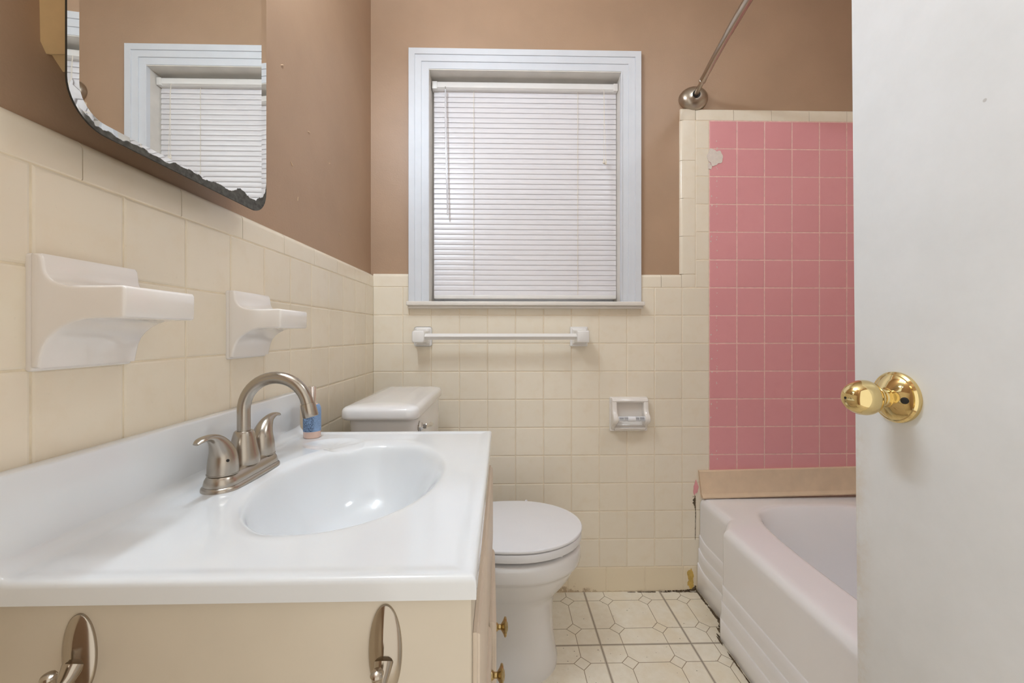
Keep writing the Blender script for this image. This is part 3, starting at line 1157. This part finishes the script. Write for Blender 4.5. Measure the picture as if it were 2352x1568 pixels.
add_lathe(bm, [(0.0096, 0.0), (0.0110, 0.0004), (0.0116, 0.004), (0.0120, 0.021), (0.0112, 0.0225), (0.0098, 0.0225), (0.0092, 0.019), (0.0, 0.019)], end + dirn * 0.003, dirn, 32)
finish('aerator', bm, M['nickel'], sp, 30)
for sgn in (-1, 1):
    hy = FY + sgn * 0.0508
    P_ = [(0, 0.0225), (0, 0.036), (0.001, 0.050), (0.006, 0.062), (0.014, 0.0725), (0.024, 0.0795), (0.036, 0.0830), (0.048, 0.0825), (0.0565, 0.0795)]
    rad = [0.0208, 0.0203, 0.0185, 0.0150, 0.0115, 0.0085, 0.0070, 0.0066, 0.0040]
    flt = [(1, 1), (1, 1), (1, 1), (1, 1), (1, 0.95), (1, 0.8), (1.1, 0.6), (1.15, 0.5), (1.1, 0.45)]
    path = smooth_path([(FX, hy + sgn * u, TZ + v) for u, v in P_], 5)
    rs = bez(rad, 5)
    f1 = bez([a for a, b in flt], 5)
    f2 = bez([b for a, b in flt], 5)
    bm = new()
    # first frame axis lies across the lever (X), the second in the lever's plane
    rings = []
    for i, p in enumerate(path):
        d = (path[min(i + 1, len(path) - 1)] - path[max(i - 1, 0)]).normalized()
        a = Vector((1, 0, 0))
        b = d.cross(a).normalized()
        rings.append([p + a * (rs[i] * f1[i] * math.cos(2 * PI * k / 24)) + b * (rs[i] * f2[i] * math.sin(2 * PI * k / 24)) for k in range(24)])
    loft(bm, rings)
    add_lathe(bm, [(0.0215, 0.0), (0.0215, 0.0012), (0.0195, 0.0018)], (FX, hy, TZ + 0.0222), (0, 0, 1), 32)
    hd = finish('lever_handle', bm, M['nickel'], fa, 45)
    if sgn < 0:
        bm = new()
        add_lathe(bm, [(0.0, 0.0), (0.0021, 0.0), (0.0021, 0.0006), (0.0, 0.0008)], (FX + 0.0150, hy - 0.0126, TZ + 0.0445), (0.75, -0.62, 0.12), 16)
        finish('screw_hole', bm, M['dark'], hd)

# ------------------------------------------------------------------ small bottle on the sink top
BXc, BYc = -0.4260, 0.955
bz = deck_z(BXc, BYc)
bot = thing('cosmetic_bottle', (BXc, BYc, bz), 'small cosmetic bottle with blue label and silver cap behind the faucet', 'bottle')
bm = new()
add_lathe(bm, [(0.0, 0.0), (0.0165, 0.0), (0.0182, 0.0015), (0.0183, 0.060), (0.0178, 0.066), (0.0150, 0.0725), (0.0105, 0.0755), (0.0080, 0.0762), (0.0078, 0.080), (0.0, 0.080)], (BXc, BYc, bz), (0, 0, 1), 36)
finish('bottle_body', bm, M['bottle'], bot, 40)
bm = new()
add_lathe(bm, [(0.0178, 0.0150), (0.0187, 0.0152), (0.0188, 0.060), (0.0183, 0.0665), (0.0155, 0.0732), (0.0140, 0.0745), (0.0135, 0.0735)], (BXc, BYc, bz), (0, 0, 1), 36)
finish('bottle_label', bm, M['label'], bot, 40)['label'] = 'blue printed label'
bm = new()
add_lathe(bm, [(0.0, 0.0745), (0.0088, 0.0748), (0.0088, 0.1130), (0.0080, 0.1142), (0.0, 0.1144)], (BXc, BYc, bz), (0, 0, 1), 28)
finish('bottle_cap', bm, M['silver'], bot, 35)['label'] = 'shiny silver cap'

# ------------------------------------------------------------------ toilet
TYC = 1.313
to = thing('toilet', (0.0, TYC, FZ), 'white two piece toilet with closed lid between vanity and tub', 'toilet')


def egg(xb, xf, hw, z, n=56, cy_=TYC, cxw=0.045, nb=2.6):
    """outline: ellipse to the front, squarer to the back"""
    c = cxw
    pts = []
    for k in range(n):
        a = 2 * PI * k / n
        co, si = math.cos(a), math.sin(a)
        if co >= 0:
            x = c + (xf - c) * co
            y = hw * si
        else:
            x = c - (c - xb) * abs(co) ** (2 / nb)
            y = hw * math.copysign(abs(si) ** (2 / nb), si)
        pts.append((x, cy_ + y, z))
    return pts


bm = new()
secs = [(-0.26, 0.170, 0.118, FZ), (-0.26, 0.171, 0.119, 0.012), (-0.255, 0.166, 0.114, 0.035), (-0.25, 0.158, 0.108, 0.09), (-0.25, 0.156, 0.106, 0.15),
        (-0.25, 0.160, 0.109, 0.20), (-0.25, 0.170, 0.116, 0.222), (-0.25, 0.192, 0.133, 0.245), (-0.25, 0.212, 0.148, 0.270), (-0.25, 0.228, 0.160, 0.298),
        (-0.25, 0.234, 0.165, 0.310), (-0.25, 0.241, 0.1705, 0.314), (-0.25, 0.243, 0.172, 0.322), (-0.25, 0.243, 0.172, 0.350), (-0.25, 0.241, 0.1705, 0.358), (-0.25, 0.236, 0.166, 0.363), (-0.25, 0.225, 0.156, 0.365)]
loft(bm, [egg(*s) for s in secs])
finish('bowl', bm, M['porcelain'], to, 50)
bm = new()
add_box(bm, -0.30, -0.10, TYC - 0.10, TYC + 0.10, 0.20, 0.376, 0.02, 4)
finish('tank_shelf', bm, M['porcelain'], to)


def ring_slab(bm, xb, xf, hw, z0, z1, r=0.004, top_r=None):
    tr = top_r or r
    rs = []
    for k in range(4):
        a = k / 3 * PI / 2
        rs.append((r * (1 - math.sin(a)), z0 + r * (1 - math.cos(a))))
    for k in range(5):
        a = k / 4 * PI / 2
        rs.append((tr * (1 - math.cos(a)), z1 - tr * (1 - math.sin(a))))
    loft(bm, [egg(xb + i, xf - i, hw - i, z) for i, z in rs])


bm = new(); ring_slab(bm, -0.155, 0.2455, 0.1735, 0.3760, 0.3990, 0.003)
for sx, sy in ((0.16, -0.115), (0.16, 0.115), (-0.05, -0.155), (-0.05, 0.155)):
    add_box(bm, sx - 0.012, sx + 0.012, TYC + sy - 0.007, TYC + sy + 0.007, 0.3655, 0.378, 0.002)
finish('seat', bm, M['seat'], to, 50)
bm = new(); ring_slab(bm, -0.165, 0.2475, 0.1745, 0.4025, 0.4115, 0.0018, 0.0040)
finish('seat_lid', bm, M['seat'], to, 50)
for sy in (-0.07, 0.07):
    bm = new(); add_box(bm, -0.200, -0.150, TYC + sy - 0.018, TYC + sy + 0.018, 0.374, 0.410, 0.006, 3)
    finish('seat_hinge', bm, M['seat'], to)
for sy in (-0.112, 0.112):
    bm = new(); add_lathe(bm, [(0.016, 0.0), (0.016, 0.006), (0.012, 0.014), (0.0, 0.018)], (-0.03, TYC + sy * 1.12, FZ), (0, 0, 1), 24)
    finish('bolt_cap', bm, M['seat'], to)


def rbox_ring(x0, x1, y0, y1, r, z, n=8):
    pts = []
    for cx_, cy_, a0 in ((x1 - r, y0 + r, -PI / 2), (x1 - r, y1 - r, 0), (x0 + r, y1 - r, PI / 2), (x0 + r, y0 + r, PI)):
        for k in range(n + 1):
            a = a0 + k / n * PI / 2
            pts.append((cx_ + r * math.cos(a), cy_ + r * math.sin(a), z))
    return pts


bm = new()
rings = []
for z, i in ((0.372, 0.030), (0.376, 0.022), (0.40, 0.018), (0.60, 0.008), (0.785, 0.0)):
    rings.append(rbox_ring(-0.404 + i, -0.2230 - i * 0.4, 1.1010 + i, 1.5240 - i, 0.030, z))
loft(bm, rings)
finish('tank', bm, M['porcelain'], to, 40)
bm = new()
rings = []
for z, i in ((0.7765, 0.010), (0.7770, 0.004), (0.7800, 0.0008), (0.784, 0.0), (0.799, 0.0005), (0.8045, 0.0030), (0.8085, 0.0080), (0.8110, 0.016), (0.8130, 0.035), (0.8140, 0.07)):
    rings.append(rbox_ring(-0.4200 + i, -0.2165 - i, 1.0860 + i, 1.5390 - i, max(0.006, 0.032 - i * 0.5), z))
loft(bm, rings)
finish('tank_lid', bm, M['porcelain'], to, 50)
bm = new()
LX, LY, LZ = -0.2240, 1.140, 0.7510
add_lathe(bm, [(0.0145, 0.0), (0.0145, 0.003), (0.010, 0.009), (0.006, 0.013), (0.006, 0.020), (0.0, 0.0205)], (LX, LY, LZ), (1, 0, 0), 4)
add_lathe(bm, [(0.0155, 0.0), (0.0155, 0.002), (0.0, 0.0022)], (LX, LY, LZ), (1, 0, 0), 24)
add_sweep(bm, smooth_path([(LX + 0.016, LY - 0.006, LZ + 0.001), (LX + 0.018, LY + 0.020, LZ - 0.002), (LX + 0.020, LY + 0.050, LZ - 0.006), (LX + 0.019, LY + 0.075, LZ - 0.010)], 5), bez([0.006, 0.005, 0.005, 0.0065], 5), 12, None)
finish('flush_lever', bm, M['chrome'], to, 40)['label'] = 'chrome flush lever'

# ------------------------------------------------------------------ white rod tip behind the toilet
br = thing('toilet_brush', (0.090, 1.570, FZ), 'white rounded handle tip just showing behind the closed toilet lid', 'toilet brush')
bm = new(); add_lathe(bm, [(0.0, 0.0), (0.040, 0.0), (0.042, 0.004), (0.038, 0.11), (0.034, 0.115), (0.012, 0.118), (0.0, 0.118)], (0.090, 1.575, FZ), (0, 0, 1), 32)
finish('brush_holder', bm, M['seat'], br)
bm = new(); add_lathe(bm, [(0.0045, 0.10), (0.0042, 0.34), (0.0050, 0.365), (0.0056, 0.376), (0.0046, 0.3825), (0.002, 0.3850), (0.0, 0.3853)], (0.090, 1.575, FZ), (0, 0, 1), 20)
finish('brush_handle', bm, M['seat'], br)

# ------------------------------------------------------------------ towel bar
TBY, TBZ = 1.568, 0.9890
tbx = thing('towel_bar', (0.0, YBT, TBZ), 'white towel bar with square posts on the cream tile below the window', 'towel bar')
for side, x0, xk in (('l', -0.3035, -0.0050), ('r', 0.2965, 0.0035)):
    bm = new()
    s = 1 if side == 'l' else -1
    add_box(bm, x0 - 0.034, x0 + 0.034, YBT - 0.012, YBT + 0.001, TBZ - 0.038, TBZ + 0.038, 0.010 if side == 'l' else 0.004, 5)
    pp = finish('bar_post', bm, M['towel_plastic'], tbx, 45)
    bm = new()
    b0 = 0.008 if side == 'l' else 0.0025
    rings = []
    for y, hx, hz in ((YBT - 0.010, 0.029, 0.033), (YBT - 0.020, 0.0250, 0.0270), (YBT - 0.034, 0.0230, 0.0235), (TBY - 0.013, 0.0226, 0.0225), (TBY - 0.0165, 0.0216, 0.0215), (TBY - 0.0185, 0.0190, 0.0185)):
        rings.append([(px_, y, pz_) for px_, pz_ in [(x0 + xk * min(1, (YBT - y) / 0.06) + a, TBZ + b) for a, b in rrect(-hx, hx, -hz, hz, b0, 5)]])
    loft(bm, rings)
    finish('post_arm', bm, M['towel_plastic'], pp, 45)
bm = new()
rr_ = 0.0120
add_prism(bm, [(TBY - rr_, TBZ), (TBY - rr_ * 0.05, TBZ + rr_ * 0.95), (TBY + rr_ * 0.05, TBZ + rr_ * 0.95), (TBY + rr_, TBZ), (TBY + rr_ * 0.05, TBZ - rr_ * 0.95), (TBY - rr_ * 0.05, TBZ - rr_ * 0.95)],
          -0.3020, 0.2850, lambda y, z, a: (a, y, z))
finish('bar', bm, M['towel_plastic'], tbx, 20)

# ------------------------------------------------------------------ toilet paper holder
hx0, hx1, hz0, hz1 = 0.4165, 0.5640, 0.622, 0.755
hold = thing('toilet_paper_holder', ((hx0 + hx1) / 2, YBT, (hz0 + hz1) / 2), 'empty white ceramic toilet paper holder with plastic roller on the cream tile', 'toilet paper holder')
bm = new()
add_box(bm, hx0, hx1, YBT - 0.010, YBT + 0.001, hz0, hz1, 0.005, 4)
plate = finish('back_plate', bm, M['ceramic'], hold, 45)
bm = new()
bev_prism(bm, [(0.004, hz1 - 0.022), (0.030, hz1 - 0.019), (0.034, hz1 - 0.013), (0.031, hz1 - 0.005), (0.022, hz1 - 0.001), (0.004, hz1 - 0.001)], hx0 + 0.004, hx1 - 0.004, lambda p, z, a: (a, YBT - p, z), 0.004)
finish('hood', bm, M['ceramic'], hold, 50)
zr = hz0 + 0.0545
for s in (0, 1):
    bm = new()
    prf = [(0.004, hz1 - 0.004), (0.022, hz1 - 0.003), (0.031, hz1 - 0.010), (0.033, hz1 - 0.022), (0.034, hz1 - 0.040), (0.040, zr + 0.022), (0.050, zr + 0.015), (0.056, zr + 0.006), (0.057, zr - 0.004), (0.053, zr - 0.013), (0.043, zr - 0.020), (0.030, zr - 0.026), (0.018, hz0 + 0.016), (0.010, hz0 + 0.006), (0.004, hz0 + 0.005)]
    a0 = hx0 + 0.003 if s == 0 else hx1 - 0.003 - 0.020
    bev_prism(bm, prf, a0, a0 + 0.020, lambda p, z, a: (a, YBT - p, z), 0.006, 4)
    finish('side_arm', bm, M['ceramic'], hold, 55)
bm = new()
scoop = [(0.006, hz0 + 0.004), (0.024, hz0 + 0.005), (0.034, hz0 + 0.010), (0.037, hz0 + 0.017), (0.034, hz0 + 0.019), (0.026, hz0 + 0.019), (0.016, hz0 + 0.026), (0.011, hz0 + 0.040), (0.009, hz0 + 0.065), (0.006, hz0 + 0.080)]
bev_prism(bm, scoop, hx0 + 0.016, hx1 - 0.016, lambda p, z, a: (a, YBT - p, z), 0.002)
finish('scoop', bm, M['ceramic'], hold, 50)
bm = new()
ry = YBT - 0.043
rx0, rx1 = hx0 + 0.0225, hx1 - 0.0225
for k in range(14):
    a = 2 * PI * k / 14
    yy, zz_ = ry + 0.0082 * math.cos(a), zr + 0.0082 * math.sin(a)
    add_sweep(bm, [(rx0 + 0.002, yy, zz_), (rx1 - 0.002, yy, zz_)], 0.0011, 6)
for xa, xb_ in ((rx0, rx0 + 0.003), (rx0 + 0.021, rx0 + 0.0225), (rx1 - 0.0225, rx1 - 0.021), (rx1 - 0.003, rx1)):
    add_lathe(bm, [(0.0, 0.0), (0.0094, 0.0), (0.0094, xb_ - xa), (0.0, xb_ - xa)], (xa, ry, zr), (1, 0, 0), 28)
add_lathe(bm, [(0.0, 0.0), (0.0100, 0.0), (0.0102, 0.001), (0.0102, 0.0275), (0.0100, 0.0285), (0.0, 0.0285)], ((rx0 + rx1) / 2 - 0.0142, ry, zr), (1, 0, 0), 32)
rl = finish('roller', bm, M['seat'], hold, 40)
bm = new()
add_lathe(bm, [(0.0, 0.0), (0.0060, 0.0), (0.0060, rx1 - rx0 - 0.004), (0.0, rx1 - rx0 - 0.004)], (rx0 + 0.002, ry, zr), (1, 0, 0), 24)
M['spring'] = simple('dark_grey_spring', srgb(92, 90, 88), 0.5, 0.5)
finish('spring_core', bm, M['spring'], rl)
for xa in (rx0 - 0.004, rx1 - 0.0005):
    bm = new()
    add_lathe(bm, [(0.0, 0.0), (0.0035, 0.0), (0.0035, 0.0045), (0.0, 0.0045)], (xa, ry, zr), (1, 0, 0), 16)
    finish('roller_pin', bm, M['seat'], rl)

# ------------------------------------------------------------------ shower rod
rod = thing('shower_curtain_rod', (0.748, YB, 1.915), 'curved brushed metal shower rod with oval wall flange above the pink tile', 'shower rod')
bm = new()
fl = (0.7500, YB + 0.001, 1.9200)
add_lathe(bm, [(0.056, 0.0), (0.0575, 0.004), (0.0565, 0.012), (0.052, 0.022), (0.043, 0.031), (0.032, 0.036), (0.016, 0.038), (0.0, 0.038)], fl, (-0.06, -1, 0.0), 48, 0.98, 0.80)
finish('wall_flange', bm, M['rod'], rod, 50)
bm = new(); add_lathe(bm, [(0.0, 0.0), (0.0150, 0.0), (0.0150, 0.0012), (0.0, 0.0014)], (0.7480, YB - 0.0372, 1.9225), (-0.06, -1, 0.02), 24)
finish('flange_socket', bm, M['dark'], rod)['label'] = 'dark opening in the flange'
ctrl = [(0.7470, 1.606, 1.9225), (0.7290, 1.500, 1.9260), (0.7050, 1.330, 1.9290), (0.6850, 1.150, 1.9310), (0.6680, 0.900, 1.9320), (0.6760, 0.620, 1.9310), (0.7000, 0.340, 1.9270), (0.7400, 0.045, 1.9160)]
path = smooth_path(ctrl, 10)
bm = new(); add_sweep(bm, path[:11], 0.0088, 20)
finish('swivel_neck', bm, M['rod'], rod, 40)
bm = new(); add_sweep(bm, path[8:24], 0.0112, 24)
finish('outer_tube', bm, M['rod'], rod, 40)
bm = new(); add_sweep(bm, path[23:], 0.0125, 24)
finish('main_tube', bm, M['rod'], rod, 40)
bm = new()
p, q = path[8], path[9]
dv = (q - p).normalized()
add_lathe(bm, [(0.0112, -0.004), (0.0124, -0.0035), (0.0126, 0.004), (0.0120, 0.006), (0.0112, 0.0065)], p, dv, 24)
finish('collar', bm, M['rod'], rod, 30)
bm = new()
add_lathe(bm, [(0.052, 0.0), (0.0535, 0.004), (0.0525, 0.012), (0.048, 0.022), (0.040, 0.031), (0.030, 0.036), (0.0, 0.038)], (0.742, YF, 1.9120), (0.06, 1, 0), 40, 0.98, 0.80)
finish('wall_flange', bm, M['rod'], rod, 50)

# ------------------------------------------------------------------ bathtub
tub = thing('bathtub', (1.12, 0.83, FZ), 'white alcove bathtub with ribbed stepped apron below the pink tile', 'bathtub')
UY0, UY1, UX1, UZ = 0.02, YBT - 0.001, XR - TH_B - 0.001, 0.3580
ICX, ICY, IA, IB = 1.135, 0.83, 0.275, 0.718


def apron_x(y):
    return 0.7245 + 0.0495 * min(1, max(0, (y - 1.366) / 0.072))


def inner_dep(x, y):
    if y > ICY:
        ny = 5.0
        b = IB
    else:
        ny = 4.0
        b = IB
    r = (abs(x - ICX) / IA) ** 4.2 + (abs(y - ICY) / b) ** ny
    r = r ** 0.25
    if r >= 1.03:
        return 0.0
    wall = 0.30 * sstep(r, 1.0, 0.70) ** 0.75
    return wall + 0.004 * sstep(r, 1.03, 0.98)


def tub_col(y):
    ax = apron_x(y)
    zk = 0.022 * min(1, max(0, (y - 1.366) / 0.072))      # ribs sit higher in the recess
    edge_t = min(1.0, max(0.0, (UY1 - y) / 0.06))
    curl = 0.018 * (1 - edge_t) ** 2 if y > 1.45 else 0
    pts = []

    def rib(z, out0, out1):
        zc_ = z + zk + curl
        pts.append((ax - out0, y, zc_ - 0.0016))
        pts.append((ax - out0 + (out0 - out1) * 0.3, y, zc_ - 0.0003))
        pts.append((ax - out1, y, zc_ + 0.0012))
    pts.append((ax - 0.006, y, FZ))
    pts.append((ax - 0.0105, y, FZ + 0.006))
    pts.append((ax - 0.0105, y, 0.040 + zk))
    rib(0.066, 0.0105, 0.0070)
    pts.append((ax - 0.0070, y, 0.095 + zk + curl))
    rib(0.122, 0.0070, 0.0035)
    pts.append((ax - 0.0035, y, 0.148 + zk + curl))
    rib(0.174, 0.0035, 0.0)
    pts.append((ax, y, 0.25))
    R_ = 0.026
    pts.append((ax, y, UZ - R_ - 0.02))
    for k in range(7):
        a = k / 6 * PI / 2
        pts.append((ax + R_ * (1 - math.cos(a)), y, UZ - R_ + R_ * math.sin(a)))
    x0 = ax + R_
    n = 120
    for k in range(1, n + 1):
        t_ = k / n
        x = x0 + (UX1 - x0) * t_
        pts.append((x, y, UZ - inner_dep(x, y) + 0.0006))
    return pts


bm = new()
ysn = []
y = UY1
while y > 1.30:
    ysn.append(y); y -= 0.004
while y > 0.9:
    ysn.append(y); y -= 0.012
while y > UY0:
    ysn.append(y); y -= 0.02
ysn.append(UY0)
loft(bm, [tub_col(y) for y in ysn], closed=False)
finish('tub_body', bm, M['tub'], tub, 55)
bm = new(); add_lathe(bm, [(0.0, 0), (0.034, 0.0), (0.034, 0.003), (0.028, 0.006), (0.0, 0.006)], (1.13, 0.35, UZ - 0.2975), (0, 0, 1), 32)
finish('tub_drain', bm, M['chrome'], tub)

# tan board over the tub rim
bm = new()
ST = [(0.0, 0.0), (0.019, 0.001), (0.020, 0.006), (0.0125, 0.0155), (0.0118, 0.018), (0.0112, 0.1035), (0.0095, 0.1055), (0.0, 0.106)]
lf = lambda x: 0.360 + (x - 0.77) * 0.018
rings = []
for x in (0.7715, 0.7735, 1.1, XR - TH_B - 0.001):
    sh = -0.011 if x < 0.772 else -0.011
    k = 0.0
    rings.append([(x + (0.011 * (0.5 - v / 0.106) if x < 0.8 else 0), YBT - u, lf(x) + v) for u, v in ST])
loft(bm, rings)
tag(finish('tan_board', bm, M['strip'], None, 25), 'tan painted board between bathtub rim and pink tile', 'board')

# ------------------------------------------------------------------ grime along the tub on the floor
bm = new()
rr = random.Random(21)
for k in range(150):
    y = 1.628 - 0.7 * rr.random()
    if 1.30 < y < 1.36:
        continue
    ax = apron_x(y) - 0.0115
    if 1.362 < y < 1.45:
        ax -= 0.004
    wd_ = 0.006 if y > 1.40 else 0.003
    blob(bm, 'Z', ax - rr.random() * wd_ * 0.6, y, rr.uniform(0.25, 0.8) * wd_, rr.uniform(0.006, 0.02), FZ, 0.0006, 10, 0.3, rr)
for k in range(30):
    t_ = rr.random()
    blob(bm, 'Z', 0.752 - 0.25 * t_ ** 1.8, YBT - 0.003 - rr.random() * 0.006 * (1 - t_), rr.uniform(0.004, 0.014), rr.uniform(0.001, 0.003), FZ, 0.0006, 10, 0.3, rr)
finish('mould_line', bm, M['mould'], floor)['label'] = 'black mould along the tub and wall joint'

# ------------------------------------------------------------------ door with brass knob
DXF, KY, KZ = 0.5050, 0.5266, 0.919
door = bpy.data.objects.new('door_1', None)
COL.objects.link(door)
door.location = (DXF, KY, KZ)
door['kind'] = 'structure'
tag(door, 'white flush bathroom door standing open on the right', 'door')
bm = new(); add_box(bm, DXF, DXF + 0.035, 0.006, 0.5925, 0.006, 2.035, 0.0015)
finish('door_panel', bm, M['door'], door)
bm = new()
dax = (-1, 0, 0)
add_lathe(bm, [(0.0320, 0.0), (0.0326, 0.002), (0.0322, 0.005), (0.0300, 0.0072), (0.0285, 0.0075), (0.0262, 0.0095), (0.0200, 0.0135), (0.0140, 0.0160), (0.0118, 0.0172)], (DXF, KY, KZ), dax, 56)
ks = finish('knob_rosette', bm, M['brass'], door, 25)
bm = new()
add_lathe(bm, [(0.0115, 0.0150), (0.0128, 0.0172), (0.0130, 0.0195), (0.0112, 0.0205), (0.0105, 0.0225), (0.0112, 0.0250), (0.0122, 0.0262), (0.0118, 0.0285), (0.0130, 0.0300), (0.0165, 0.0320), (0.0200, 0.0355), (0.0220, 0.0405),
               (0.0224, 0.0450), (0.0214, 0.0510), (0.0190, 0.0570), (0.0150, 0.0625), (0.0100, 0.0662), (0.0050, 0.0680), (0.0, 0.0684)], (DXF, KY, KZ), dax, 56)
kb = finish('door_knob', bm, M['brass'], door, 25)
kb['label'] = 'polished brass egg-shaped knob'
bm = new(); add_lathe(bm, [(0.0, 0.0), (0.0017, 0.0), (0.0017, 0.0006), (0.0, 0.0006)], (DXF - 0.0680, KY, KZ), dax, 16)
finish('privacy_hole', bm, M['dark'], kb)
bm = new(); add_lathe(bm, [(0.0, -0.002), (0.0040, -0.002), (0.0042, 0.0008), (0.0030, 0.0022), (0.0, 0.0026)], (DXF - 0.0118, KY - 0.0215, KZ - 0.001), (-0.87, -0.5, 0), 20)
finish('push_button', bm, M['dark'], ks)
door.rotation_euler = (0, math.radians(-0.53), 0)
